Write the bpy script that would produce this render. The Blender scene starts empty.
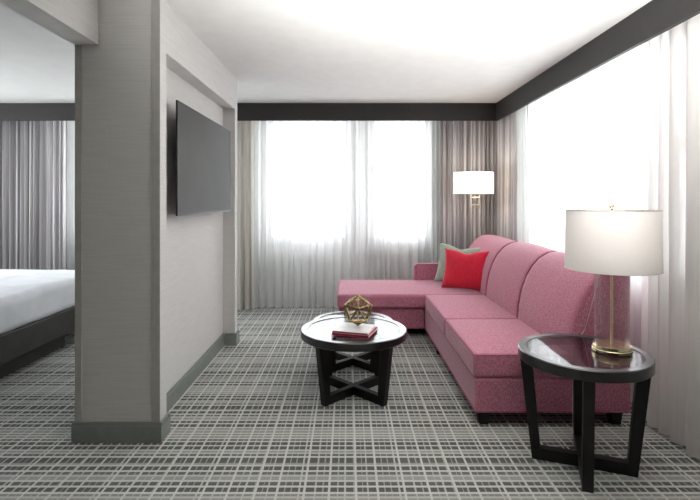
import bpy, bmesh, math, random
from mathutils import Vector, Matrix, noise
random.seed(7)
PI = math.pi
C = bpy.context.scene.collection
SC = bpy.context.scene

# ------------------------------------------------------------------ camera
cam_data = bpy.data.cameras.new('camera')
cam = bpy.data.objects.new('camera', cam_data); C.objects.link(cam)
cam.location = (0, 0, 1.4); cam.rotation_euler = (PI/2, 0, 0)
cam_data.sensor_width = 36.0; cam_data.lens = 24.43
cam_data.shift_x = 0.00286; cam_data.shift_y = -0.0707
cam_data.clip_start = 0.05
SC.camera = cam

# ------------------------------------------------------------------ world + daylight
world = bpy.data.worlds.new('sky'); SC.world = world
world.use_nodes = True
bg = world.node_tree.nodes['Background']
bg.inputs['Color'].default_value = (0.94, 0.975, 1.0, 1)
bg.inputs['Strength'].default_value = 7.2

def portal(name, loc, rot, sx, sy):
    l = bpy.data.lights.new(name, 'AREA'); l.shape = 'RECTANGLE'; l.size = sx; l.size_y = sy
    l.cycles.is_portal = True
    o = bpy.data.objects.new(name, l); C.objects.link(o); o.location = loc; o.rotation_euler = rot
    return o
# window openings (x0, x1) on the back wall, (y0, y1) on the right wall
WZ0, WZ1 = 0.86, 2.50
BACK_WINS = [(-1.08, 0.0), (0.32, 1.10)]
RIGHT_WINS = [(2.98, 5.30)]
BED_WIN = (-3.62, -1.9)
BED_FILL_WIN = (3.3, 5.5)   # unseen window added in the left wall to brighten the bedroom
WALL_Y = 6.42      # inner face of back wall
WALL_X = 2.12      # inner face of right wall
for (a, b) in BACK_WINS + [BED_WIN]:
    portal('daylight_portal', ((a+b)/2, WALL_Y+0.22, (WZ0+WZ1)/2), (-PI/2, 0, 0), b-a, WZ1-WZ0)
for (a, b) in RIGHT_WINS:
    portal('daylight_portal', (WALL_X+0.22, (a+b)/2, (WZ0+WZ1)/2), (0, PI/2, 0), WZ1-WZ0, b-a)

# added soft fill, no lamp around it, thrown up at the ceiling
up = bpy.data.lights.new('ceiling_fill', 'AREA'); up.shape = 'RECTANGLE'; up.size = 1.2; up.size_y = 0.8
up.energy = 78; up.spread = math.radians(74); up.color = (1.0, 0.99, 0.975)
upo = bpy.data.objects.new('ceiling_fill', up); C.objects.link(upo); upo.location = (0.7, 0.7, 0.45); upo.rotation_euler = (PI - math.radians(30), 0, 0)

portal('daylight_portal', (-5.22, 4.4, (WZ0+WZ1)/2), (0, -PI/2, 0), WZ1-WZ0, 2.2)  # portal of the added bedroom side window
SC.view_settings.view_transform = 'Standard'
SC.view_settings.look = 'None'
SC.view_settings.exposure = 0.2
SC.view_settings.gamma = 1.0
SC.view_settings.use_curve_mapping = False
try:
    SC.cycles.max_bounces = 12; SC.cycles.diffuse_bounces = 6; SC.cycles.transparent_max_bounces = 24
    SC.cycles.sample_clamp_indirect = 6.0
    SC.cycles.use_denoising = True
    SC.cycles.caustics_reflective = False; SC.cycles.caustics_refractive = False
except Exception:
    pass

# ------------------------------------------------------------------ materials
def srgb(r, g, b):
    f = lambda c: (c/255/12.92) if c/255 <= 0.04045 else ((c/255+0.055)/1.055)**2.4
    return (f(r), f(g), f(b), 1)

def new_mat(name):
    m = bpy.data.materials.new(name); m.use_nodes = True
    nt = m.node_tree
    return m, nt, nt.nodes['Principled BSDF']

def N(nt, t, **kw):
    n = nt.nodes.new(t)
    for k, v in kw.items():
        setattr(n, k, v)
    return n

def math_node(nt, op, a, b=None, c=None):
    n = N(nt, 'ShaderNodeMath', operation=op)
    for i, v in enumerate((a, b, c)):
        if v is None: continue
        if isinstance(v, (int, float)): n.inputs[i].default_value = v
        else: nt.links.new(v, n.inputs[i])
    return n.outputs[0]

def mat_noise(name, c1, c2, scale=(40, 40, 40), rough=0.8, bump=0.1, detail=3, metal=0.0, spec=0.5, bdist=0.002, sheen=0.0, coat=0.0):
    m, nt, p = new_mat(name)
    p.inputs['Coat Weight'].default_value = coat; p.inputs['Coat Roughness'].default_value = 0.12
    tc = N(nt, 'ShaderNodeTexCoord'); mp = N(nt, 'ShaderNodeMapping')
    mp.inputs['Scale'].default_value = scale
    nz = N(nt, 'ShaderNodeTexNoise'); nz.inputs['Scale'].default_value = 1.0; nz.inputs['Detail'].default_value = detail
    cr = N(nt, 'ShaderNodeValToRGB')
    cr.color_ramp.elements[0].position = 0.35; cr.color_ramp.elements[0].color = c1
    cr.color_ramp.elements[1].position = 0.65; cr.color_ramp.elements[1].color = c2
    nt.links.new(tc.outputs['Object'], mp.inputs['Vector']); nt.links.new(mp.outputs[0], nz.inputs['Vector'])
    nt.links.new(nz.outputs['Fac'], cr.inputs['Fac']); nt.links.new(cr.outputs['Color'], p.inputs['Base Color'])
    p.inputs['Roughness'].default_value = rough; p.inputs['Metallic'].default_value = metal
    p.inputs['Specular IOR Level'].default_value = spec
    if sheen:
        p.inputs['Sheen Weight'].default_value = sheen
    if bump:
        bp = N(nt, 'ShaderNodeBump'); bp.inputs['Strength'].default_value = bump; bp.inputs['Distance'].default_value = bdist
        nt.links.new(nz.outputs['Fac'], bp.inputs['Height']); nt.links.new(bp.outputs[0], p.inputs['Normal'])
    return m

def mat_weave(name, c1, c2, fx=700, fz=700, rough=0.9, sheen=0.3, mott=0.5):
    """woven upholstery: crossed threads plus slubs"""
    m, nt, p = new_mat(name)
    tc = N(nt, 'ShaderNodeTexCoord')
    outs = []
    for sc in ((fx, 60, 160), (160, fx, 60), (60, 160, fz)):
        mp = N(nt, 'ShaderNodeMapping'); mp.inputs['Scale'].default_value = sc
        nz = N(nt, 'ShaderNodeTexNoise'); nz.inputs['Scale'].default_value = 1.0; nz.inputs['Detail'].default_value = 1
        nt.links.new(tc.outputs['Object'], mp.inputs['Vector']); nt.links.new(mp.outputs[0], nz.inputs['Vector'])
        outs.append(nz.outputs['Fac'])
    s = math_node(nt, 'ADD', outs[0], outs[1]); s = math_node(nt, 'ADD', s, outs[2]); s = math_node(nt, 'MULTIPLY', s, 1/3)
    cr = N(nt, 'ShaderNodeValToRGB')
    cr.color_ramp.elements[0].position = 0.42; cr.color_ramp.elements[0].color = c1
    cr.color_ramp.elements[1].position = 0.58; cr.color_ramp.elements[1].color = c2
    nt.links.new(s, cr.inputs['Fac']); nt.links.new(cr.outputs['Color'], p.inputs['Base Color'])
    p.inputs['Roughness'].default_value = rough; p.inputs['Sheen Weight'].default_value = sheen
    p.inputs['Specular IOR Level'].default_value = 0.2
    bp = N(nt, 'ShaderNodeBump'); bp.inputs['Strength'].default_value = 0.25; bp.inputs['Distance'].default_value = 0.002
    nt.links.new(s, bp.inputs['Height']); nt.links.new(bp.outputs[0], p.inputs['Normal'])
    return m

def mat_wallpaper(name, c1, c2):
    m, nt, p = new_mat(name)
    tc = N(nt, 'ShaderNodeTexCoord')
    mp = N(nt, 'ShaderNodeMapping'); mp.inputs['Scale'].default_value = (5, 5, 190)
    nz = N(nt, 'ShaderNodeTexNoise'); nz.inputs['Scale'].default_value = 1.0; nz.inputs['Detail'].default_value = 3
    mp2 = N(nt, 'ShaderNodeMapping'); mp2.inputs['Scale'].default_value = (300, 300, 12)
    nz2 = N(nt, 'ShaderNodeTexNoise'); nz2.inputs['Scale'].default_value = 1.0
    for a, b in ((mp, nz), (mp2, nz2)):
        nt.links.new(tc.outputs['Object'], a.inputs['Vector']); nt.links.new(a.outputs[0], b.inputs['Vector'])
    s = math_node(nt, 'MULTIPLY_ADD', nz2.outputs['Fac'], 0.25, math_node(nt, 'MULTIPLY', nz.outputs['Fac'], 0.75))
    cr = N(nt, 'ShaderNodeValToRGB')
    cr.color_ramp.elements[0].position = 0.42; cr.color_ramp.elements[0].color = c1
    cr.color_ramp.elements[1].position = 0.58; cr.color_ramp.elements[1].color = c2
    nt.links.new(s, cr.inputs['Fac']); nt.links.new(cr.outputs['Color'], p.inputs['Base Color'])
    p.inputs['Roughness'].default_value = 0.75; p.inputs['Specular IOR Level'].default_value = 0.25
    bp = N(nt, 'ShaderNodeBump'); bp.inputs['Strength'].default_value = 0.15; bp.inputs['Distance'].default_value = 0.001
    nt.links.new(s, bp.inputs['Height']); nt.links.new(bp.outputs[0], p.inputs['Normal'])
    return m

def mat_sheer(name, col, opacity=0.6, transl=0.6, stripe=0):
    """thin curtain cloth: partly see-through, partly translucent, partly diffuse"""
    m, nt, p = new_mat(name)
    nt.nodes.remove(p)
    out = nt.nodes['Material Output']
    tr = N(nt, 'ShaderNodeBsdfTransparent'); df = N(nt, 'ShaderNodeBsdfDiffuse'); tl = N(nt, 'ShaderNodeBsdfTranslucent')
    df.inputs['Color'].default_value = col; tl.inputs['Color'].default_value = col
    m1 = N(nt, 'ShaderNodeMixShader'); m1.inputs[0].default_value = transl
    nt.links.new(df.outputs[0], m1.inputs[1]); nt.links.new(tl.outputs[0], m1.inputs[2])
    m2 = N(nt, 'ShaderNodeMixShader')
    # fine vertical threads vary the opacity
    tc = N(nt, 'ShaderNodeTexCoord'); mp = N(nt, 'ShaderNodeMapping'); mp.inputs['Scale'].default_value = (90, 90, 3)
    nz = N(nt, 'ShaderNodeTexNoise'); nz.inputs['Scale'].default_value = 1.0
    nt.links.new(tc.outputs['Object'], mp.inputs['Vector']); nt.links.new(mp.outputs[0], nz.inputs['Vector'])
    f = math_node(nt, 'MULTIPLY_ADD', nz.outputs['Fac'], 0.12, opacity-0.06)
    nt.links.new(f, m2.inputs[0])
    nt.links.new(tr.outputs[0], m2.inputs[1]); nt.links.new(m1.outputs[0], m2.inputs[2])
    nt.links.new(m2.outputs[0], out.inputs['Surface'])
    return m

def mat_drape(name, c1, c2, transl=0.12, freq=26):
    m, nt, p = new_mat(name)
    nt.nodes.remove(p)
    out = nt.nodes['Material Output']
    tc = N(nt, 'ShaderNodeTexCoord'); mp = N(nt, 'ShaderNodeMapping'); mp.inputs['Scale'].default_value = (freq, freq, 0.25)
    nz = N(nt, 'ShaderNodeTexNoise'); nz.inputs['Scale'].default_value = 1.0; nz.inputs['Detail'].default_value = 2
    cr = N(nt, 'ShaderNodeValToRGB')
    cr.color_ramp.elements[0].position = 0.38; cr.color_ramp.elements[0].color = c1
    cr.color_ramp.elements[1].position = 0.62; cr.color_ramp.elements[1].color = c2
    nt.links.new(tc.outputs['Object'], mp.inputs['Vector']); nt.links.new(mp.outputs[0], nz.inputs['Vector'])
    nt.links.new(nz.outputs['Fac'], cr.inputs['Fac'])
    df = N(nt, 'ShaderNodeBsdfDiffuse'); tl = N(nt, 'ShaderNodeBsdfTranslucent')
    nt.links.new(cr.outputs['Color'], df.inputs['Color']); nt.links.new(cr.outputs['Color'], tl.inputs['Color'])
    m1 = N(nt, 'ShaderNodeMixShader'); m1.inputs[0].default_value = transl
    nt.links.new(df.outputs[0], m1.inputs[1]); nt.links.new(tl.outputs[0], m1.inputs[2])
    nt.links.new(m1.outputs[0], out.inputs['Surface'])
    return m

def mat_thin_glass(name, tint=(1, 1, 1, 1), ior=1.5, rough=0.0, base=0.0):
    m, nt, p = new_mat(name)
    nt.nodes.remove(p)
    out = nt.nodes['Material Output']
    tr = N(nt, 'ShaderNodeBsdfTransparent'); tr.inputs['Color'].default_value = tint
    gl = N(nt, 'ShaderNodeBsdfGlossy'); gl.inputs['Roughness'].default_value = rough
    lw = N(nt, 'ShaderNodeLayerWeight'); lw.inputs['Blend'].default_value = 0.5
    f0 = ((ior-1)/(ior+1))**2
    f = math_node(nt, 'MULTIPLY_ADD', math_node(nt, 'POWER', lw.outputs['Facing'], 5.0), 1-f0, f0+base)
    mx = N(nt, 'ShaderNodeMixShader'); nt.links.new(f, mx.inputs[0])
    nt.links.new(tr.outputs[0], mx.inputs[1]); nt.links.new(gl.outputs[0], mx.inputs[2])
    nt.links.new(mx.outputs[0], out.inputs['Surface'])
    return m

def mat_shade(name, col, transl=0.5, emit=0.0, ecol=(1, 0.9, 0.75, 1)):
    m, nt, p = new_mat(name)
    nt.nodes.remove(p)
    out = nt.nodes['Material Output']
    tc = N(nt, 'ShaderNodeTexCoord'); mp = N(nt, 'ShaderNodeMapping'); mp.inputs['Scale'].default_value = (30, 30, 300)
    nz = N(nt, 'ShaderNodeTexNoise'); nz.inputs['Scale'].default_value = 1.0
    nt.links.new(tc.outputs['Object'], mp.inputs['Vector']); nt.links.new(mp.outputs[0], nz.inputs['Vector'])
    cr = N(nt, 'ShaderNodeValToRGB')
    cr.color_ramp.elements[0].color = tuple(c*0.94 for c in col[:3])+(1,); cr.color_ramp.elements[1].color = col
    nt.links.new(nz.outputs['Fac'], cr.inputs['Fac'])
    df = N(nt, 'ShaderNodeBsdfDiffuse'); tl = N(nt, 'ShaderNodeBsdfTranslucent')
    nt.links.new(cr.outputs['Color'], df.inputs['Color']); nt.links.new(cr.outputs['Color'], tl.inputs['Color'])
    m1 = N(nt, 'ShaderNodeMixShader'); m1.inputs[0].default_value = transl
    nt.links.new(df.outputs[0], m1.inputs[1]); nt.links.new(tl.outputs[0], m1.inputs[2])
    sh = m1.outputs[0]
    if emit:
        em = N(nt, 'ShaderNodeEmission'); em.inputs['Color'].default_value = ecol; em.inputs['Strength'].default_value = emit
        ad = N(nt, 'ShaderNodeAddShader'); nt.links.new(sh, ad.inputs[0]); nt.links.new(em.outputs[0], ad.inputs[1]); sh = ad.outputs[0]
    nt.links.new(sh, out.inputs['Surface'])
    return m

def mat_carpet():
    m, nt, p = new_mat('plaid carpet')
    tc = N(nt, 'ShaderNodeTexCoord'); sp = N(nt, 'ShaderNodeSeparateXYZ')
    # slight woven wobble of the lines
    wz = N(nt, 'ShaderNodeTexNoise'); wz.inputs['Scale'].default_value = 60.0; wz.inputs['Detail'].default_value = 1
    nt.links.new(tc.outputs['Object'], wz.inputs['Vector'])
    nt.links.new(tc.outputs['Object'], sp.inputs[0])
    wob = math_node(nt, 'MULTIPLY_ADD', wz.outputs['Fac'], 0.004, -0.002)
    X = math_node(nt, 'ADD', sp.outputs['X'], wob); Y = math_node(nt, 'ADD', sp.outputs['Y'], wob)
    def ramp(coord, period, off, segs):
        f = math_node(nt, 'FRACT', math_node(nt, 'MULTIPLY_ADD', coord, 1/period, off))
        cr = N(nt, 'ShaderNodeValToRGB'); cr.color_ramp.interpolation = 'CONSTANT'
        els = cr.color_ramp.elements
        tot = sum(s[0] for s in segs); pos = 0
        for i, (w, v) in enumerate(segs):
            e = els[i] if i < 2 else els.new(min(pos/tot, 0.9999))
            e.position = pos/tot; e.color = (v, v, v, 1); pos += w
        nt.links.new(f, cr.inputs['Fac'])
        return cr.outputs['Color']
    L, M, D = 1.0, 0.42, 0.0
    # rows across the view: (width, lightness)
    rowsA = [(30, D), (9, L), (14, .1), (8, .8), (12, M), (8, .9), (22, D), (8, L), (20, D), (8, L), (14, .15), (9, .9), (9, .3), (9, .85),
             (10, .3), (8, .9), (16, M), (8, .75), (12, .3), (9, L), (22, D), (8, L), (20, .05), (8, .9), (20, M), (8, .8), (16, .1), (9, L), (22, D), (9, .9), (12, M)]
    colsA = [(8.5, L), (26, D), (5, .6), (22, D), (7, .8), (30, D), (5, .5), (9, L), (20, D), (4, .55), (14, D), (7, .75), (30, D), (8.5, L),
             (22, D), (5, .55), (20, D), (5, .5), (24, D), (8, .8), (12, D), (8.5, L), (34, D), (7, .7), (24, D), (5, .5), (18, D)]
    ry = ramp(Y, sum(s[0] for s in rowsA)*0.00165, 0.13, rowsA)
    cx = ramp(X, sum(s[0] for s in colsA)*0.00125, 0.2, colsA)
    cx = math_node(nt, 'MULTIPLY', cx, 0.95)
    v = math_node(nt, 'MAXIMUM', ry, cx)
    # fibre noise
    nz = N(nt, 'ShaderNodeTexNoise'); nz.inputs['Scale'].default_value = 350.0; nz.inputs['Detail'].default_value = 2
    nt.links.new(tc.outputs['Object'], nz.inputs['Vector'])
    nb = N(nt, 'ShaderNodeTexNoise'); nb.inputs['Scale'].default_value = 2.2; nb.inputs['Detail'].default_value = 2
    nt.links.new(tc.outputs['Object'], nb.inputs['Vector'])
    v = math_node(nt, 'ADD', v, math_node(nt, 'MULTIPLY_ADD', nz.outputs['Fac'], 0.5, -0.25))
    v = math_node(nt, 'ADD', v, math_node(nt, 'MULTIPLY_ADD', nb.outputs['Fac'], 0.3, -0.15))
    mix = N(nt, 'ShaderNodeMix', data_type='RGBA'); mix.clamp_factor = True
    nt.links.new(v, mix.inputs['Factor'])
    mix.inputs['A'].default_value = CARPET_D; mix.inputs['B'].default_value = CARPET_L
    nt.links.new(mix.outputs['Result'], p.inputs['Base Color'])
    p.inputs['Roughness'].default_value = 0.95; p.inputs['Specular IOR Level'].default_value = 0.1
    bp = N(nt, 'ShaderNodeBump'); bp.inputs['Strength'].default_value = 0.4; bp.inputs['Distance'].default_value = 0.003
    nt.links.new(nz.outputs['Fac'], bp.inputs['Height']); nt.links.new(bp.outputs[0], p.inputs['Normal'])
    return m
CARPET_D = srgb(88, 89, 86); CARPET_L = srgb(196, 196, 191)

M = {}
M['carpet'] = mat_carpet()
M['ceiling'] = mat_noise('ceiling paint', srgb(203, 203, 200), srgb(207, 207, 204), (8, 8, 8), 0.9, 0.03)
M['wall'] = mat_noise('wall paint', srgb(178, 178, 174), srgb(184, 184, 180), (8, 8, 8), 0.9, 0.03)
M['wood'] = mat_noise('darkened unseen wall', srgb(84, 74, 66), srgb(98, 86, 76), (6, 6, 60), 0.6, 0.02)  # invented dark finish for the unseen wall, to cut bounced light
M['paper'] = mat_wallpaper('ribbed wallpaper', srgb(198, 196, 193), srgb(206, 204, 201))
M['edge'] = mat_noise('panel edge', srgb(164, 162, 158), srgb(172, 170, 166), (20, 20, 20), 0.6, 0.02)
M['base'] = mat_noise('skirting paint', srgb(122, 127, 122), srgb(128, 133, 128), (20, 20, 20), 0.5, 0.02)
M['valance'] = mat_noise('charcoal valance', srgb(34, 32, 30), srgb(39, 37, 35), (30, 30, 90), 0.6, 0.05)
M['winframe'] = mat_noise('window frame paint', srgb(225, 226, 228), srgb(232, 233, 235), (20, 20, 20), 0.5, 0.02)
M['glass'] = mat_thin_glass('window glass', ior=1.3)
M['sheer'] = mat_sheer('white sheer', (0.90, 0.91, 0.91, 1), 0.62, 0.46)
M['sheer_dense'] = mat_sheer('dense sheer', (0.78, 0.79, 0.77, 1), 0.85, 0.45)
M['sheer_grey'] = mat_sheer('grey green sheer', (0.66, 0.67, 0.65, 1), 0.92, 0.4)
M['sheer_taupe'] = mat_sheer('pale taupe sheer', (0.90, 0.87, 0.86, 1), 0.95, 0.42)
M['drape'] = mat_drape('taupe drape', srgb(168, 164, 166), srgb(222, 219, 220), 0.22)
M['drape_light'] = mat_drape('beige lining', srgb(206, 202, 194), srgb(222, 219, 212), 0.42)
M['pink'] = mat_weave('rose weave', srgb(144, 80, 101), srgb(199, 130, 150))
M['pipe'] = mat_noise('rose piping', srgb(150, 82, 102), srgb(170, 100, 118), (90, 90, 90), 0.9, 0.1)
M['red'] = mat_weave('red weave', srgb(176, 22, 44), srgb(214, 44, 66), sheen=0.2)
M['green'] = mat_weave('sage weave', srgb(134, 144, 130), srgb(168, 178, 164), sheen=0.2)
M['black'] = mat_noise('espresso wood', srgb(12, 11, 10), srgb(22, 20, 18), (14, 14, 60), 0.3, 0.0, coat=0.55)
M['blackwood'] = mat_noise('espresso wood legs', srgb(12, 11, 10), srgb(22, 20, 18), (14, 14, 60), 0.45, 0.0, spec=0.35)
M['blackleg'] = mat_noise('black stained leg', srgb(14, 13, 12), srgb(22, 20, 19), (30, 30, 30), 0.5, 0.0)
M['tableglass'] = mat_thin_glass('table glass', (0.55, 0.58, 0.58, 1), ior=1.5, base=0.02)
M['brass'] = mat_noise('brushed brass', srgb(222, 204, 168), srgb(236, 220, 186), (10, 10, 200), 0.2, 0.0, metal=1.0)
M['brass_rod'] = mat_noise('satin brass rod', srgb(226, 206, 166), srgb(236, 218, 180), (10, 10, 200), 0.45, 0.0, metal=0.7)
M['nickel'] = mat_noise('brushed nickel', srgb(196, 186, 174), srgb(214, 204, 192), (60, 60, 60), 0.3, 0.0, metal=0.8)
M['gold'] = mat_noise('antique gold', srgb(110, 94, 64), srgb(176, 156, 112), (50, 50, 50), 0.32, 0.2, metal=1.0)
M['lampglass'] = mat_thin_glass('lamp glass', (0.985, 0.99, 0.99, 1), ior=1.5, base=0.015)
M['shade'] = mat_shade('linen shade', (0.88, 0.86, 0.84, 1), 0.45)
M['sconceshade'] = mat_shade('lit shade', (0.9, 0.87, 0.82, 1), 0.5, emit=0.9)
M['tvbody'] = mat_noise('black plastic', srgb(26, 26, 26), srgb(32, 32, 32), (60, 60, 60), 0.5, 0.0)
M['screen'] = mat_noise('matte screen', srgb(76, 75, 74), srgb(79, 78, 77), (3, 3, 3), 0.6, 0.0, spec=0.12)
M['linen'] = mat_noise('white bed linen', srgb(224, 226, 232), srgb(234, 236, 241), (6, 6, 6), 0.9, 0.3, bdist=0.01)
M['bedbase'] = mat_noise('charcoal bed base', srgb(44, 42, 40), srgb(54, 52, 50), (40, 8, 8), 0.6, 0.03)
M['paperpage'] = mat_noise('book pages', srgb(226, 222, 212), srgb(238, 235, 226), (5, 5, 400), 0.9, 0.0)
M['bookred'] = mat_noise('crimson cloth', srgb(150, 30, 62), srgb(176, 50, 84), (60, 60, 60), 0.7, 0.05)
M['bookwhite'] = mat_noise('white jacket', srgb(226, 220, 220), srgb(238, 234, 232), (10, 10, 10), 0.35, 0.0)
M['bookpink'] = mat_noise('rose spine', srgb(196, 90, 116), srgb(210, 108, 132), (60, 60, 60), 0.5, 0.0)
M['cord'] = mat_noise('pale cord', srgb(214, 190, 190), srgb(222, 200, 200), (20, 20, 20), 0.5, 0.0)

# ------------------------------------------------------------------ mesh helpers
def obj(name, bm, mat, parent=None, smooth=False, angle=40):
    me = bpy.data.meshes.new(name)
    bmesh.ops.recalc_face_normals(bm, faces=bm.faces[:])
    bm.to_mesh(me); bm.free()
    mats = mat if isinstance(mat, (list, tuple)) else [mat]
    for k in mats: me.materials.append(M[k])
    if smooth:
        me.shade_smooth()
        try: me.set_sharp_from_angle(angle=math.radians(angle))
        except Exception: pass
    o = bpy.data.objects.new(name, me); C.objects.link(o)
    if parent: o.parent = parent
    return o

def tag(o, label, cat, group=None, kind=None):
    o['label'] = label; o['category'] = cat
    if group: o['group'] = group
    if kind: o['kind'] = kind
    return o

def thing(name, label, cat, loc=(0, 0, 0), rz=0, group=None):
    o = bpy.data.objects.new(name, None); C.objects.link(o)
    o.location = loc; o.rotation_euler = (0, 0, rz)
    o.empty_display_size = 0.1
    return tag(o, label, cat, group)

def struct(name, bm, mat, parent=None, label=None):
    o = obj(name, bm, mat, parent)
    if parent is None: o['kind'] = 'structure'
    if label: o['label'] = label
    return o

def box(bm, x0, x1, y0, y1, z0, z1):
    vs = [bm.verts.new((x, y, z)) for x in (x0, x1) for y in (y0, y1) for z in (z0, z1)]
    for f in ((0, 1, 3, 2), (4, 6, 7, 5), (0, 4, 5, 1), (2, 3, 7, 6), (0, 2, 6, 4), (1, 5, 7, 3)):
        bm.faces.new([vs[i] for i in f])
    return vs

def bevel(bm, w, seg=2):
    bmesh.ops.bevel(bm, geom=bm.edges[:], offset=w, segments=seg, profile=0.5, affect='EDGES')

def bbox_bm(x0, x1, y0, y1, z0, z1, r=0.004, seg=2):
    bm = bmesh.new(); box(bm, x0, x1, y0, y1, z0, z1)
    if r: bevel(bm, r, seg)
    return bm

def axis_samples(h, r, k=4, m=8):
    inner = h - r
    s = [-(inner + r*math.tan(PI/4*i/k)) for i in range(k, 0, -1)]
    s += [-inner + 2*inner*i/m for i in range(m+1)]
    s += [inner + r*math.tan(PI/4*i/k) for i in range(1, k+1)]
    return s

def rbox(w, d, h, r=0.04, crown=0.0, m=8, wob=0.0, seed=0, side=0.0):
    """soft rounded box, centred; crown puffs the top"""
    bm = bmesh.new()
    H = (w/2, d/2, h/2); r = min(r, min(H)*0.98)
    S = [axis_samples(H[i], r, 4, m) for i in range(3)]
    cache = {}
    def P(x, y, z):
        key = (round(x, 5), round(y, 5), round(z, 5))
        if key in cache: return cache[key]
        c = [max(-(H[i]-r), min(H[i]-r, v)) for i, v in enumerate((x, y, z))]
        dlt = Vector((x-c[0], y-c[1], z-c[2]))
        if dlt.length > 1e-9: dlt = dlt.normalized()*r
        p = Vector(c)+dlt
        u, v, t = p.x/H[0], p.y/H[1], p.z/H[2]
        if crown:
            p.z += crown*(1-u*u)*(1-v*v)*max(0, t)
        if side:
            p.x += side*math.copysign(1, p.x)*(1-v*v)*(1-t*t)*abs(u)
            p.y += side*math.copysign(1, p.y)*(1-u*u)*(1-t*t)*abs(v)
        if wob:
            p += Vector(noise.noise_vector(p*3.5+Vector((seed, seed*2, 0))))*wob
        cache[key] = bm.verts.new(p)
        return cache[key]
    for ax in range(3):
        a, b = [i for i in range(3) if i != ax]
        for sgn in (-1, 1):
            for i in range(len(S[a])-1):
                for j in range(len(S[b])-1):
                    q = []
                    for (ii, jj) in ((i, j), (i+1, j), (i+1, j+1), (i, j+1)):
                        v = [0, 0, 0]; v[ax] = sgn*H[ax]; v[a] = S[a][ii]; v[b] = S[b][jj]
                        q.append(P(*v))
                    try: bm.faces.new(q)
                    except ValueError: pass
    return bm

def tube_path(bm, pts, r, seg=10, closed=False, r2=None):
    """round tube along pts"""
    pts = [Vector(p) for p in pts]; n = len(pts); rings = []
    for i, p in enumerate(pts):
        if closed: t = (pts[(i+1) % n]-pts[i-1]).normalized()
        elif i == 0: t = (pts[1]-pts[0]).normalized()
        elif i == n-1: t = (pts[-1]-pts[-2]).normalized()
        else: t = (pts[i+1]-pts[i-1]).normalized()
        up = Vector((0, 0, 1)) if abs(t.z) < 0.95 else Vector((1, 0, 0))
        a = t.cross(up).normalized(); b = t.cross(a).normalized()
        rings.append([bm.verts.new(p+(a*math.cos(2*PI*k/seg)+b*math.sin(2*PI*k/seg))*r) for k in range(seg)])
    rng = range(n) if closed else range(n-1)
    for i in rng:
        A, B = rings[i], rings[(i+1) % n]
        for k in range(seg):
            bm.faces.new((A[k], A[(k+1) % seg], B[(k+1) % seg], B[k]))
    if not closed:
        bm.faces.new(rings[0]); bm.faces.new(rings[-1][::-1])

def lathe(bm, prof, seg=48, cx=0, cy=0, sx=1.0, sy=1.0, closed_prof=False, caps=True):
    rings = []
    for (r, z) in prof:
        rings.append([bm.verts.new((cx+sx*r*math.cos(2*PI*k/seg), cy+sy*r*math.sin(2*PI*k/seg), z)) for k in range(seg)])
    n = len(rings)
    for i in (range(n) if closed_prof else range(n-1)):
        A, B = rings[i], rings[(i+1) % n]
        for k in range(seg):
            bm.faces.new((A[k], A[(k+1) % seg], B[(k+1) % seg], B[k]))
    if caps and not closed_prof:
        if prof[0][0] > 1e-4: bm.faces.new(rings[0][::-1])
        if prof[-1][0] > 1e-4: bm.faces.new(rings[-1])

def prism(bm, pts, z0, z1):
    a = [bm.verts.new((x, y, z0)) for x, y in pts]; b = [bm.verts.new((x, y, z1)) for x, y in pts]
    bm.faces.new(a[::-1]); bm.faces.new(b)
    for i in range(len(pts)):
        j = (i+1) % len(pts); bm.faces.new((a[i], a[j], b[j], b[i]))

def hexa(bm, lo, hi):
    """box from 4 low and 4 high corner points"""
    a = [bm.verts.new(p) for p in lo]; b = [bm.verts.new(p) for p in hi]
    bm.faces.new(a[::-1]); bm.faces.new(b)
    for i in range(4):
        j = (i+1) % 4; bm.faces.new((a[i], a[j], b[j], b[i]))

# ------------------------------------------------------------------ room shell
CZ = 2.594
BACKROOM = -2.4; LEFTX = -5.0
struct('floor', bbox_bm(LEFTX-0.2, WALL_X+0.3, BACKROOM-0.2, WALL_Y+0.3, -0.1, 0, 0), 'carpet', label='grey plaid carpet')
struct('ceiling', bbox_bm(LEFTX-0.2, WALL_X+0.3, BACKROOM-0.2, WALL_Y+0.3, CZ, CZ+0.1, 0), 'ceiling')
def wall_with_holes(axis, a0, a1, p0, p1, holes):
    """wall slab along axis from a0 to a1, thickness p0..p1, rectangular holes (h0, h1)"""
    bm = bmesh.new()
    def b(u0, u1, z0, z1):
        if u1-u0 < 1e-4: return
        if axis == 'x': box(bm, u0, u1, p0, p1, z0, z1)
        else: box(bm, p0, p1, u0, u1, z0, z1)
    b(a0, a1, 0, WZ0); b(a0, a1, WZ1, CZ)
    cur = a0
    for (h0, h1) in sorted(holes):
        b(cur, h0, WZ0, WZ1); cur = h1
    b(cur, a1, WZ0, WZ1)
    return bm
struct('wall_back', wall_with_holes('x', LEFTX-0.2, WALL_X+0.2, WALL_Y, WALL_Y+0.2, BACK_WINS+[BED_WIN]), 'wall')
struct('wall_right', wall_with_holes('y', BACKROOM-0.2, WALL_Y, WALL_X, WALL_X+0.2, RIGHT_WINS), 'wall')
struct('wall_left', wall_with_holes('y', BACKROOM, WALL_Y, LEFTX-0.2, LEFTX, [BED_FILL_WIN]), 'wall')
struct('wall_front', bbox_bm(LEFTX-0.2, WALL_X+0.2, BACKROOM-0.2, BACKROOM, 0, CZ, 0), 'wood')  # wall behind the camera, darkened so it bounces less light

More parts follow.
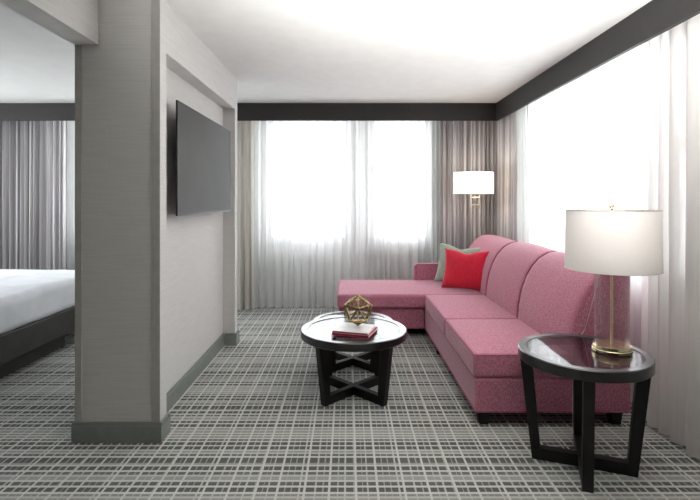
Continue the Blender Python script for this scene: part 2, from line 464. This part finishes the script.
# windows: double-hung sashes
def window(idx, axis, a0, a1, flip=False):
    root = bpy.data.objects.new('window_%d' % idx, None); C.objects.link(root); root['kind'] = 'structure'
    def b(bm, u0, u1, d0, d1, z0, z1):
        if axis == 'x': box(bm, u0, u1, WALL_Y+d0, WALL_Y+d1, z0, z1)
        elif flip: box(bm, LEFTX-d1, LEFTX-d0, u0, u1, z0, z1)
        else: box(bm, WALL_X+d0, WALL_X+d1, u0, u1, z0, z1)
    zm = 1.776
    f = bmesh.new(); t = 0.045
    b(f, a0, a0+t, 0.05, 0.15, WZ0, WZ1); b(f, a1-t, a1, 0.05, 0.15, WZ0, WZ1)
    b(f, a0+t, a1-t, 0.05, 0.15, WZ0, WZ0+t); b(f, a0+t, a1-t, 0.05, 0.15, WZ1-t, WZ1)
    obj('window_frame', f, 'winframe', root)
    n = 2 if a1-a0 > 1.6 else 1
    w = (a1-a0-2*t)/n
    for k in range(n):
        u0 = a0+t+k*w; u1 = u0+w
        r = bmesh.new(); b(r, u0, u1, 0.065, 0.13, zm-0.03, zm+0.03)
        if n > 1 and k == 0: b(r, u1-0.03, u1+0.03, 0.06, 0.14, WZ0+t, zm-0.03); b(r, u1-0.03, u1+0.03, 0.06, 0.14, zm+0.03, WZ1-t)
        obj('sash_rail', r, 'winframe', root)
        for (z0, z1, d) in ((WZ0+t, zm-0.03, 0.08), (zm+0.03, WZ1-t, 0.11)):
            g = bmesh.new(); b(g, u0+0.002, u1-0.032 if n > 1 else u1-0.002, d, d+0.004, z0, z1)
            obj('pane', g, 'glass', root)
    s = bmesh.new(); b(s, a0-0.03, a1+0.03, -0.03, 0.05, WZ0-0.03, WZ0)
    obj('window_sill', s, 'winframe', root)
wi = 1
for (a, b) in BACK_WINS + [BED_WIN]:
    window(wi, 'x', a, b); wi += 1
for (a, b) in RIGHT_WINS:
    window(wi, 'y', a, b); wi += 1

window(wi, 'y', BED_FILL_WIN[0], BED_FILL_WIN[1], True)  # unseen window, added to light the bed and bedroom drapes

# valances (soffit boards)
VY = 5.82; VX = 1.813; VZ = 2.38
struct('trim_1', bbox_bm(LEFTX, VX+0.03, VY, VY+0.03, VZ, CZ, 0), 'valance', label='dark charcoal valance board above the back windows')
struct('trim_2', bbox_bm(VX, VX+0.03, BACKROOM, VY, VZ, CZ, 0), 'valance', label='dark charcoal valance board above the right windows')

# partition with recessed media niche
PX0, PX1 = -1.58, -1.095; PY0, PY1 = 2.76, 4.70; NB = -1.21
NY0, NY1, NZ = 2.865, 4.60, 2.289
bm = bmesh.new()
box(bm, PX0, PX1, PY0, NY0, 0, CZ); box(bm, PX0, PX1, NY1, PY1, 0, CZ)
box(bm, PX0, PX1, NY0, NY1, NZ, CZ); box(bm, PX0, NB, NY0, NY1, 0, NZ)
struct('wall_partition', bm, 'paper', label='grey ribbed wallpaper partition with a recessed niche')
bm = bmesh.new()
box(bm, PX0-0.004, PX0+0.035, PY0-0.006, PY0, 0.11, 2.303); box(bm, PX1-0.045, PX1+0.004, PY0-0.006, PY0, 0.11, CZ)
struct('trim_3', bm, 'edge', label='corner edge strips of the partition end')
struct('trim_4', bbox_bm(-1.59, -1.447, BACKROOM, PY0-0.007, 2.303, CZ, 0), 'paper', label='grey beam running from the partition')
def baseboard(bm, x0, x1, y0, y1, h=0.115, face=None):
    box(bm, x0, x1, y0, y1, 0, h-0.02)
    i = 0.006
    fx0 = x0 + (i if face == '-x' else 0); fx1 = x1-(i if face == '+x' else 0)
    fy0 = y0 + (i if face == '-y' else 0); fy1 = y1-(i if face == '+y' else 0)
    box(bm, fx0, fx1, fy0, fy1, h-0.02, h)
bm = bmesh.new()
B = 0.018
baseboard(bm, PX0-B, PX1+B, PY0-B, PY0, face='-y')
baseboard(bm, PX1, PX1+B, PY0, NY0, face='+x')
baseboard(bm, NB, NB+B, NY0, NY1, face='+x')
baseboard(bm, NB+B, PX1+B, NY1-B, NY1, face='-y')
baseboard(bm, PX1, PX1+B, NY1, PY1, face='+x')
baseboard(bm, NB+B, PX1+B, NY0, NY0+B, face='+y')
baseboard(bm, PX0-B, PX1+B, PY1, PY1+B, face='+y')
baseboard(bm, PX0-B, PX0, PY0, PY1, face='-x')
struct('baseboard_partition', bm, 'base')

# ------------------------------------------------------------------ curtains
def curtain(name, label, axis, a0, a1, base, z0, z1, folds, amp, mat, seed=1, irregular=0.5, shift_top=(0, 0), tight=0.75, group=None, cat='curtain', ease=1.0):
    """pleated cloth; axis 'x' runs along x at y=base, 'y' runs along y at x=base"""
    rnd = random.Random(seed)
    ws = [1+irregular*(rnd.random()-0.5)*1.6 for _ in range(folds)]
    tot = sum(ws); xs = [0]
    for w in ws: xs.append(xs[-1]+w/tot)
    amps = [amp*(0.65+0.6*rnd.random()) for _ in range(folds)]
    K = 12; rows = 14
    bm = bmesh.new(); grid = []
    for j in range(rows+1):
        t = j/rows; z = z0+(z1-z0)*t
        row = []
        for i in range(folds):
            for k in range(K + (1 if i == folds-1 else 0)):
                s = xs[i]+(xs[i+1]-xs[i])*k/K
                ph = 2*PI*k/K
                A = amps[i]*(tight*t+(1-t)) if i < folds else amp
                nx = amps[(i+1) % folds]; 
                off = A*(-math.cos(ph)) + 0.18*A*math.sin(2*ph+seed+i)
                lat = 0.22*(xs[i+1]-xs[i])*abs(a1-a0)*math.sin(ph)*0.5
                drift = 0.012*noise.noise(Vector((s*9+seed, z*0.7, seed)))*(1-t)*ease
                e0 = a0+shift_top[0]*t; e1 = a1+shift_top[1]*t
                u = e0+(e1-e0)*s+lat+drift
                d = base+off+0.02*noise.noise(Vector((s*4+seed*3, z*0.5, 2)))
                row.append(bm.verts.new((u, d, z) if axis == 'x' else (d, u, z)))
        grid.append(row)
    for j in range(rows):
        for i in range(len(grid[0])-1):
            bm.faces.new((grid[j][i], grid[j][i+1], grid[j+1][i+1], grid[j+1][i]))
    o = obj(name, bm, mat, None, smooth=True, angle=180)
    tag(o, label, cat, group)
    return o
ZT = CZ-0.02; ZB = 0.012
curtain('sheer_curtain', 'white sheer curtain across the left back window pane', 'x', -1.30, 0.20, 6.18, ZB, ZT, 15, 0.045, 'sheer', 3)
curtain('sheer_curtain', 'white sheer curtain across the narrower back window beside the taupe drape', 'x', 0.16, 1.16, 6.29, ZB, ZT, 11, 0.035, 'sheer', 4)
curtain('drape', 'pale beige drape hanging beside the end of the television partition', 'x', -1.72, -1.20, 6.08, ZB, ZT, 6, 0.05, 'drape_light', 5)
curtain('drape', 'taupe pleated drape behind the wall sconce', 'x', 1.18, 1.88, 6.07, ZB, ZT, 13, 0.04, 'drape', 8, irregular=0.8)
curtain('sheer_curtain', 'narrow grey sheer gathered against the left edge of the taupe drape', 'x', 1.07, 1.21, 6.16, ZB, ZT, 3, 0.025, 'sheer_grey', 9)
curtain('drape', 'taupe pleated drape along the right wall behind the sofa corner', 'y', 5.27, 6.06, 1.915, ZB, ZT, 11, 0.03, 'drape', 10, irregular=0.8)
curtain('sheer_curtain', 'grey green sheer gathered at the far edge of the large right window', 'y', 4.83, 5.25, 1.88, ZB, ZT, 6, 0.024, 'sheer_grey', 11, shift_top=(0.16, 0))
curtain('sheer_curtain', 'white sheer curtain across the large right window behind the sofa', 'y', 2.85, 5.30, 2.0, ZB, ZT, 22, 0.04, 'sheer', 12)
curtain('sheer_curtain', 'pale taupe sheer panel at the right edge behind the table lamp', 'y', 2.20, 3.02, 1.89, ZB, ZT, 7, 0.04, 'sheer_taupe', 13)
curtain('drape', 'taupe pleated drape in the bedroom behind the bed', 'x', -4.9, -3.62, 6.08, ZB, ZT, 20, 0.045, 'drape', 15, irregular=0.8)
curtain('sheer_curtain', 'white sheer curtain in the bedroom beside the partition', 'x', -3.64, -1.72, 6.20, ZB, ZT, 14, 0.045, 'sheer', 16)

# ------------------------------------------------------------------ television
tv = thing('television', 'wall mounted flat television with a thin black frame in the partition niche', 'television', (-1.10, 3.76, 1.675))
W2, H2 = 0.69, 0.375
bm = bmesh.new(); box(bm, -0.014, -0.004, -W2, W2, -H2, H2); bevel(bm, 0.002, 2); box(bm, -0.05, -0.014, -W2+0.12, W2-0.12, -H2+0.08, H2-0.08); obj('casing', bm, 'tvbody', tv)
bm = bmesh.new()
t = 0.009
for (y0, y1, z0, z1) in ((-W2, W2, H2-t, H2), (-W2, W2, -H2, -H2+t*1.6), (-W2, -W2+t, -H2+t*1.6, H2-t), (W2-t, W2, -H2+t*1.6, H2-t)):
    box(bm, -0.006, 0.0, y0, y1, z0, z1)
obj('bezel', bm, 'tvbody', tv)
obj('screen', bbox_bm(-0.006, -0.002, -W2+t, W2-t, -H2+t*1.6, H2-t, 0), 'screen', tv)
obj('wall_bracket', bbox_bm(-0.109, -0.045, -0.22, 0.22, -0.18, 0.18, 0.004), 'tvbody', tv)

# ------------------------------------------------------------------ sofa
sofa = thing('sectional_sofa', 'rose pink fabric sectional sofa with a chaise, along the right window', 'sofa', (0, 0, 0))
XF, XB = 0.79, 1.75
Y0, Y1, YC = 2.94, 5.78, 4.86
def part(name, bm, mat, loc, parent=sofa, smooth=True, angle=50):
    o = obj(name, bm, mat, parent, smooth, angle); o.location = loc; return o
def mid(a, b): return (a+b)/2
# bases
part('base', rbox(XB-XF, Y1-Y0, 0.215, 0.018, m=6), 'pink', (mid(XF, XB), mid(Y0, Y1), 0.085+0.1075))
part('chaise_base', rbox(XF+0.10-0.002, Y1-YC-0.03, 0.215, 0.018, m=6), 'pink', (mid(-0.10, XF)-0.001, mid(YC+0.015, Y1-0.015), 0.085+0.1075))
# welt along the bottom of the bases
bm = bmesh.new(); tube_path(bm, [(XF, Y1-0.02, 0.092), (XF, YC, 0.092)], 0.004, 8)
tube_path(bm, [(XF-0.002, YC, 0.092), (XF-0.002, Y0-0.001, 0.092), (XB, Y0-0.001, 0.092)], 0.005, 8)
tube_path(bm, [(-0.10, Y1-0.03, 0.092), (-0.10, YC+0.012, 0.092), (XF-0.01, YC+0.012, 0.092)], 0.005, 8)
obj('piping', bm, 'pipe', sofa, True)
# seat cushions
ys = [Y0-0.005, 3.83, 4.80]
cu1 = part('seat_cushion', rbox(0.64, ys[1]-ys[0]-0.006, 0.150, 0.022, 0.016, wob=0.003, seed=1, side=0.004), 'pink', (XF-0.01+0.32, mid(ys[0], ys[1]), 0.300+0.073))
def welt(parent, w, d, z, r=0.02):
    pts = []
    for (cx, cy, a0) in ((w/2-r, d/2-r, 0), (-w/2+r, d/2-r, 90), (-w/2+r, -d/2+r, 180), (w/2-r, -d/2+r, 270)):
        for k in range(5):
            a = math.radians(a0+k*22.5); pts.append((cx+r*math.cos(a), cy+r*math.sin(a), z))
    bm = bmesh.new(); tube_path(bm, pts, 0.0042, 6, closed=True)
    return obj('piping', bm, 'pipe', parent, True)
welt(cu1, 0.634, ys[1]-ys[0]-0.012, 0.069)
cu2 = part('seat_cushion', rbox(0.64, ys[2]-ys[1]-0.006, 0.150, 0.022, 0.016, wob=0.003, seed=4, side=0.004), 'pink', (XF-0.01+0.32, mid(ys[1], ys[2]), 0.300+0.073))
welt(cu2, 0.634, ys[2]-ys[1]-0.012, 0.069)
part('chaise_cushion', rbox(1.53, Y1-0.02-4.83, 0.145, 0.030, 0.012, m=10, wob=0.004, seed=7, side=0.004), 'pink', (-0.11+0.765, mid(4.83, Y1-0.02), 0.300+0.071))
# far arm
part('arm', rbox(0.80, 0.13, 0.555, 0.040, 0.0, m=6), 'pink', (0.80+0.40, 5.785-0.065+0.04, 0.085+0.2775))
bm = bmesh.new()
yy = 5.655+0.04
cxs = []
xl, xr, zt, rr = 0.805, 1.55, 0.636, 0.04
path = [(xl, yy, 0.44)] + [(xl+rr-rr*math.cos(a*PI/10), yy, zt-rr+rr*math.sin(a*PI/10)) for a in range(0, 6)] + [(xr, yy, zt)]
tube_path(bm, path, 0.005, 8); obj('piping', bm, 'pipe', sofa, True)
# sculpted backrest sections
prof = [(1.385, 0.30), (1.372, 0.42), (1.380, 0.55), (1.405, 0.68), (1.445, 0.79), (1.495, 0.875), (1.555, 0.94), (1.620, 0.978),
        (1.685, 0.990), (1.735, 0.975), (1.752, 0.94), (1.752, 0.60), (1.752, 0.085), (1.60, 0.085), (1.42, 0.20)]
def back_section(y0, y1, ztop=0.0, seed=0, lead=0.0, front_end=False):
    bm = bmesh.new(); cen = Vector((1.58, 0.55)); n = 16; rings = []
    for i in range(n+1):
        s = i/n; e = 0.5-0.5*math.cos(PI*s)
        y = y0+(y1-y0)*e
        d = min(y-y0, y1-y)
        R = 0.035
        inset = 0.0 if d > R else (R-math.sqrt(max(0, R*R-(R-d)**2)))*0.6
        puff = 0.014*(1-(2*e-1)**2)
        ring = []
        for (x, z) in prof:
            v = Vector((x, z)); k = (v-cen).normalized()
            w = 1.0 if x < 1.72 else 0.25
            if z < 0.4: w *= 0.2
            v = v + k*(puff-inset)*w
            ring.append(bm.verts.new((v.x, y, v.y + (ztop*max(0, z-0.5)/0.5))))
        rings.append(ring)
    for i in range(n):
        for k in range(len(prof)):
            k2 = (k+1) % len(prof)
            bm.faces.new((rings[i][k], rings[i][k2], rings[i+1][k2], rings[i+1][k]))
    bm.faces.new(rings[0]); bm.faces.new(rings[-1][::-1])
    return obj('backrest', bm, 'pink', sofa, True, 60)
back_section(Y0+0.004, 3.86, 0.0); back_section(3.863, 4.74, 0.0); back_section(4.743, Y1, 0.0)
# seam piping on the backrest joints
for y in (3.8615, 4.7415):
    bm = bmesh.new(); tube_path(bm, [(x-0.001 if x < 1.6 else x, y, z+0.0) for (x, z) in prof[1:11]], 0.005, 6)
    obj('piping', bm, 'pipe', sofa, True)
def sofa_leg(x, y):
    bm = bmesh.new(); s, b = 0.038, 0.028
    hexa(bm, [(x-b, y-b, 0), (x+b, y-b, 0), (x+b, y+b, 0), (x-b, y+b, 0)], [(x-s, y-s, 0.088), (x+s, y-s, 0.088), (x+s, y+s, 0.088), (x-s, y+s, 0.088)])
    bevel(bm, 0.003, 2)
    obj('leg', bm, 'blackleg', sofa)
for (x, y) in ((0.85, 3.0), (1.68, 3.0), (1.68, 5.70), (-0.04, 4.93), (-0.04, 5.68), (0.84, 4.35), (1.68, 4.35)):
    sofa_leg(x, y)

# ------------------------------------------------------------------ cushions
def pillow(name, label, w, h, th, mat, loc, rot, seed, dip=0.0, group=None):
    bm = bmesh.new(); n = 22
    front, backv = {}, {}
    def fs(u): return math.copysign(abs(u)**0.85, u)
    for i in range(n+1):
        for j in range(n+1):
            u = fs(2*i/n-1); v = fs(2*j/n-1)
            px = w/2*u*(1-0.09*(1-v*v)*abs(u)); pz = h/2*v*(1-0.09*(1-u*u)*abs(v))
            pz -= dip*math.exp(-(u/0.35)**2)*max(0, v)**2
            T = th/2*max(0, (1-abs(u)**2.6))**0.6*max(0, (1-abs(v)**2.6))**0.6
            wr = 0.008*noise.noise(Vector((px*9+seed, pz*9, seed)))*(T/(th/2))
            edge = (i in (0, n)) or (j in (0, n))
            front[i, j] = bm.verts.new((px, -T+wr, pz))
            backv[i, j] = front[i, j] if edge else bm.verts.new((px, T+wr, pz))
    for i in range(n):
        for j in range(n):
            bm.faces.new((front[i, j], front[i+1, j], front[i+1, j+1], front[i, j+1]))
            q = (backv[i, j], backv[i, j+1], backv[i+1, j+1], backv[i+1, j])
            try: bm.faces.new(q)
            except ValueError: pass
    o = obj(name, bm, mat, None, True, 180)
    o.location = loc; o.rotation_euler = rot
    tag(o, label, 'cushion', group)
    return o
pillow('throw_pillow', 'sage green throw pillow tucked behind the red one on the chaise', 0.52, 0.46, 0.12, 'green', (1.255, 5.40, 0.670), (math.radians(-14), math.radians(4), math.radians(-34)), 3, 0.035)
pillow('throw_pillow', 'bright red throw pillow leaning on the sage pillow', 0.51, 0.44, 0.14, 'red', (1.255, 5.07, 0.661), (math.radians(-15), math.radians(0), math.radians(-34)), 9, 0.03)

# ------------------------------------------------------------------ round tables with glass tops
def round_table(name, label, cat, loc, rz, r, H, footr, topr, legw=0.09, legt=0.05, rim=0.055, ring=0.05, group=None):
    t = thing(name, label, cat, loc, rz, group)
    bm = bmesh.new()
    lathe(bm, [(r-ring, H-rim), (r-0.004, H-rim), (r, H-rim+0.004), (r, H-0.005), (r-0.005, H), (r-ring+0.004, H), (r-ring, H-0.003), (r-ring, H-rim+0.02)], 72, closed_prof=True)
    obj('rim', bm, 'black', t, True, 35)
    bm = bmesh.new(); lathe(bm, [(r-ring+0.001, H-0.012), (r-ring+0.001, H-0.004)], 72)
    obj('glass_top', bm, 'tableglass', t)
    # apron cross under the glass
    for k in range(4):
        a = k*PI/2
        ca, sa = math.cos(a), math.sin(a)
        def P(rad, tan, z): return (rad*ca-tan*sa, rad*sa+tan*ca, z)
        bm = bmesh.new(); h = legt/2; zt = H-rim+0.002; fw = legw*0.78
        hexa(bm, [P(footr-fw, -h, 0), P(footr, -h, 0), P(footr, h, 0), P(footr-fw, h, 0)],
                 [P(topr-legw, -h, zt), P(topr, -h, zt), P(topr, h, zt), P(topr-legw, h, zt)])
        bevel(bm, 0.002, 1)
        obj('leg', bm, 'blackwood', t)
    bh0, bh1 = 0.002, 0.062
    i = footr-legw*0.78+0.012
    for (lab, a) in (('stretcher', 0), ('stretcher', PI/2)):
        bm = bmesh.new(); h = legt/2-0.001
        ca, sa = math.cos(a), math.sin(a)
        def Q(x, y): return (x*ca-y*sa, x*sa+y*ca)
        if a == 0:
            prism(bm, [Q(-i, -h), Q(i, -h), Q(i, h), Q(-i, h)], bh0, bh1)
        else:
            prism(bm, [Q(h, -h), Q(i, -h), Q(i, h), Q(h, h)], bh0, bh1)
            prism(bm, [Q(-i, -h), Q(-h, -h), Q(-h, h), Q(-i, h)], bh0, bh1)
        obj(lab, bm, 'blackwood', t)
    return t
ct_front = round_table('coffee_table', 'taller round black nesting coffee table holding the books and gold orb', 'table', (0.042, 3.449, 0), PI/4, 0.383, 0.475, 0.300, 0.354, 0.075, 0.045)
ct_rear = round_table('coffee_table', 'lower round black nesting coffee table tucked behind the taller one', 'table', (0.040, 4.06, 0), PI/4, 0.345, 0.378, 0.265, 0.318, 0.07, 0.045)
side = round_table('side_table', 'round black side table with inset glass top under the lamp at the sofa end', 'table', (1.24, 2.51, 0), math.radians(-21), 0.323, 0.61, 0.250, 0.312, 0.062, 0.05, rim=0.055, ring=0.045)

# ------------------------------------------------------------------ books + orb
def book(name, label, w, d, h, loc, rz, cover, block, title=False):
    t = thing(name, label, 'book', loc, rz, None)
    c = 0.003
    bm = bmesh.new(); box(bm, -w/2, w/2, -d/2, d/2, 0, c); box(bm, -w/2, w/2, -d/2, d/2, h-c, h)
    obj('cover', bm, cover, t)
    bm = bmesh.new(); box(bm, -w/2, w/2, -d/2, -d/2+c, c, h-c); obj('spine', bm, block, t)
    obj('pages', bbox_bm(-w/2+0.004, w/2-0.004, -d/2+c, d/2-0.005, c, h-c, 0), 'paperpage', t)
    return t
BX, BY, BR = 0.062, 3.335, math.radians(-17)
book('book', 'crimson book at the bottom of the stack on the coffee table', 0.262, 0.245, 0.018, (BX-0.010, BY, 0.4755), BR-0.03, 'bookred', 'bookred')
book('book', 'white covered book with a rose spine lying under the gold orb', 0.250, 0.235, 0.016, (BX-0.016, BY-0.004, 0.494), BR, 'bookwhite', 'bookpink')

bm = bmesh.new()
ico = bmesh.new(); bmesh.ops.create_icosphere(ico, subdivisions=1, radius=0.104)
rotm = Matrix.Rotation(math.radians(72), 3, 'X') @ Matrix.Rotation(math.radians(18), 3, 'Z')
for e in ico.edges:
    a, b = [rotm @ v.co for v in e.verts]
    tube_path(bm, [a, b], 0.0082, 6)
for v in ico.verts:
    mt = Matrix.Translation(rotm @ v.co)
    bmesh.ops.create_icosphere(bm, subdivisions=2, radius=0.0125, matrix=mt)
zmin = min(v.co.z for v in bm.verts)
ico.free()
orb = obj('decorative_orb', bm, 'gold', None, True, 40)
orb.location = (0.070, 3.355, 0.5103-zmin)
tag(orb, 'open geometric gold metal orb on top of the books', 'ornament')

# ------------------------------------------------------------------ table lamp
lamp = thing('table_lamp', 'table lamp with white drum shade and clear glass column on the side table', 'lamp', (1.388, 2.50, 0.6105))
bm = bmesh.new(); lathe(bm, [(0.0001, 0), (0.094, 0), (0.096, 0.002), (0.096, 0.014), (0.092, 0.017), (0.092, 0.033), (0.090, 0.036), (0.0001, 0.036)], 48)
obj('base', bm, 'brass', lamp, True, 40)
bm = bmesh.new(); lathe(bm, [(0.083, 0.036), (0.083, 0.43), (0.079, 0.43), (0.079, 0.036)], 48, closed_prof=True)
obj('glass_column', bm, 'lampglass', lamp, True, 40)
bm = bmesh.new(); lathe(bm, [(0.085, 0.43), (0.085, 0.442), (0.02, 0.447), (0.0001, 0.447)], 48); obj('cap', bm, 'brass', lamp, True, 40)
bm = bmesh.new(); tube_path(bm, [(0, 0, 0.036), (0, 0, 0.735)], 0.007, 12); obj('rod', bm, 'brass_rod', lamp, True)
def drum(r0, r1, z0, z1, mat, parent):
    bm = bmesh.new(); lathe(bm, [(r0, z0), (r1, z1), (r1-0.003, z1), (r0-0.003, z0)], 72, closed_prof=True)
    return obj('lamp_shade', bm, mat, parent, True, 40)
S0, S1, SR = 0.430, 0.738, 0.226
sh = drum(SR, SR-0.004, S0, S1, 'shade', lamp)
for (r, z, mt) in ((SR, S0, 'shade'), (SR-0.004, S1, 'nickel')):
    bm = bmesh.new(); tube_path(bm, [(r*math.cos(a*PI/36), r*math.sin(a*PI/36), z) for a in range(72)], 0.0028, 6, closed=True)
    obj('shade_ring', bm, mt, lamp, True)
bm = bmesh.new()
for k in range(3):
    a = k*2*PI/3+0.3; tube_path(bm, [(0.01*math.cos(a), 0.01*math.sin(a), S1-0.012), ((SR-0.006)*math.cos(a), (SR-0.006)*math.sin(a), S1-0.004)], 0.002, 6)
obj('shade_spider', bm, 'nickel', lamp, True)
bm = bmesh.new(); lathe(bm, [(0.0001, 0.735), (0.006, 0.737), (0.006, 0.748), (0.012, 0.753), (0.014, 0.760), (0.010, 0.768), (0.0001, 0.771)], 20); obj('finial', bm, 'brass', lamp, True)
bm = bmesh.new(); bmesh.ops.create_uvsphere(bm, u_segments=16, v_segments=10, radius=0.03, matrix=Matrix.Translation((0, 0.05, 0.56))); obj('bulb', bm, 'sconceshade', lamp, True)
bm = bmesh.new(); tube_path(bm, [(0, 0.092, 0.445), (-0.004, 0.15, 0.30), (-0.006, 0.22, 0.14), (-0.004, 0.28, 0.03), (0, 0.315, 0.006), (0.01, 0.345, -0.02), (0.0, 0.352, -0.10), (-0.035, 0.352, -0.22), (-0.04, 0.352, -0.42), (-0.04, 0.352, -0.605)], 0.0022, 6)
obj('cord', bm, 'cord', lamp, True)
def bulb_light(parent, loc, power, col, size=0.05):
    l = bpy.data.lights.new('bulb_light', 'POINT'); l.energy = power; l.color = col; l.shadow_soft_size = size
    o = bpy.data.objects.new('bulb_light', l); C.objects.link(o); o.parent = parent; o.location = loc
    return o
bulb_light(lamp, (0, 0, 0.58), 1.5, (1.0, 0.93, 0.87))

# ------------------------------------------------------------------ wall sconce
SX, SY = 1.483, 5.62
sc = thing('wall_sconce', 'lit white drum wall sconce on a swing arm before the taupe drapes', 'lamp', (SX, SY, 0))
zt = 1.4+28.5*(SY-0.1)/475; zb = 1.4+7*(SY-0.2)/475
sc.location.z = 0
bm = bmesh.new(); lathe(bm, [(0.232, zb), (0.230, zt), (0.227, zt), (0.229, zb)], 56, closed_prof=True); obj('lamp_shade', bm, 'sconceshade', sc, True)
bm = bmesh.new()
tube_path(bm, [(0.232*math.cos(a*PI/24), 0.232*math.sin(a*PI/24), zb-0.002) for a in range(48)], 0.004, 6, closed=True)
obj('shade_ring', bm, 'nickel', sc, True)
bm = bmesh.new()
for k in range(3):
    a = k*2*PI/3+PI/2; tube_path(bm, [(0, 0, zb+0.03), (0.229*math.cos(a), 0.229*math.sin(a), zb+0.01)], 0.003, 6)
obj('shade_spider', bm, 'nickel', sc, True)
bm = bmesh.new()
tube_path(bm, [(-0.03, 0, zb-0.16), (-0.03, 0, zb+0.10)], 0.007, 10)
tube_path(bm, [(-0.03, 0, zb-0.045), (0.10, 0.10, zb-0.045)], 0.009, 10)
tube_path(bm, [(-0.03, 0, zb-0.135), (0.10, 0.10, zb-0.135)], 0.009, 10)
obj('swing_arm', bm, 'nickel', sc, True)
bm = bmesh.new(); tube_path(bm, [(0.10, 0.10, zb-0.18), (0.10, 0.10, zb-0.015)], 0.009, 10)
tube_path(bm, [(0.10, 0.10, zb-0.09), (0.10, WALL_Y-SY, zb-0.09)], 0.008, 10); obj('bracket', bm, 'nickel', sc, True)
bm = bmesh.new(); bmesh.ops.create_uvsphere(bm, u_segments=16, v_segments=10, radius=0.03, matrix=Matrix.Translation((-0.03, 0, zb+0.12))); obj('bulb', bm, 'sconceshade', sc, True)
bulb_light(sc, (0.03, 0, zb+0.14), 5.5, (1.0, 0.89, 0.77))

# ------------------------------------------------------------------ bed
bed = thing('bed', 'white made bed on a charcoal platform in the bedroom behind the partition', 'bed', (0, 0, 0))
def bpart(name, bm, mat, loc, smooth=True):
    o = obj(name, bm, mat, bed, smooth, 50); o.location = loc; return o
bx0, bx1, by0, by1 = -4.75, -2.63, 3.02, 5.22
bpart('platform', bbox_bm(bx0, bx1, by0, by1, 0.148, 0.37, 0.006), 'bedbase', (0, 0, 0), False)
bpart('plinth', bbox_bm(bx0+0.1, bx1-0.10, 3.62, 4.58, 0.0, 0.148, 0), 'bedbase', (0, 0, 0), False)
bpart('mattress', rbox(bx1-bx0-0.04, by1-by0-0.04, 0.30, 0.07, 0.02, m=16, wob=0.012, seed=3), 'linen', (mid(bx0, bx1), mid(by0, by1), 0.35+0.15))
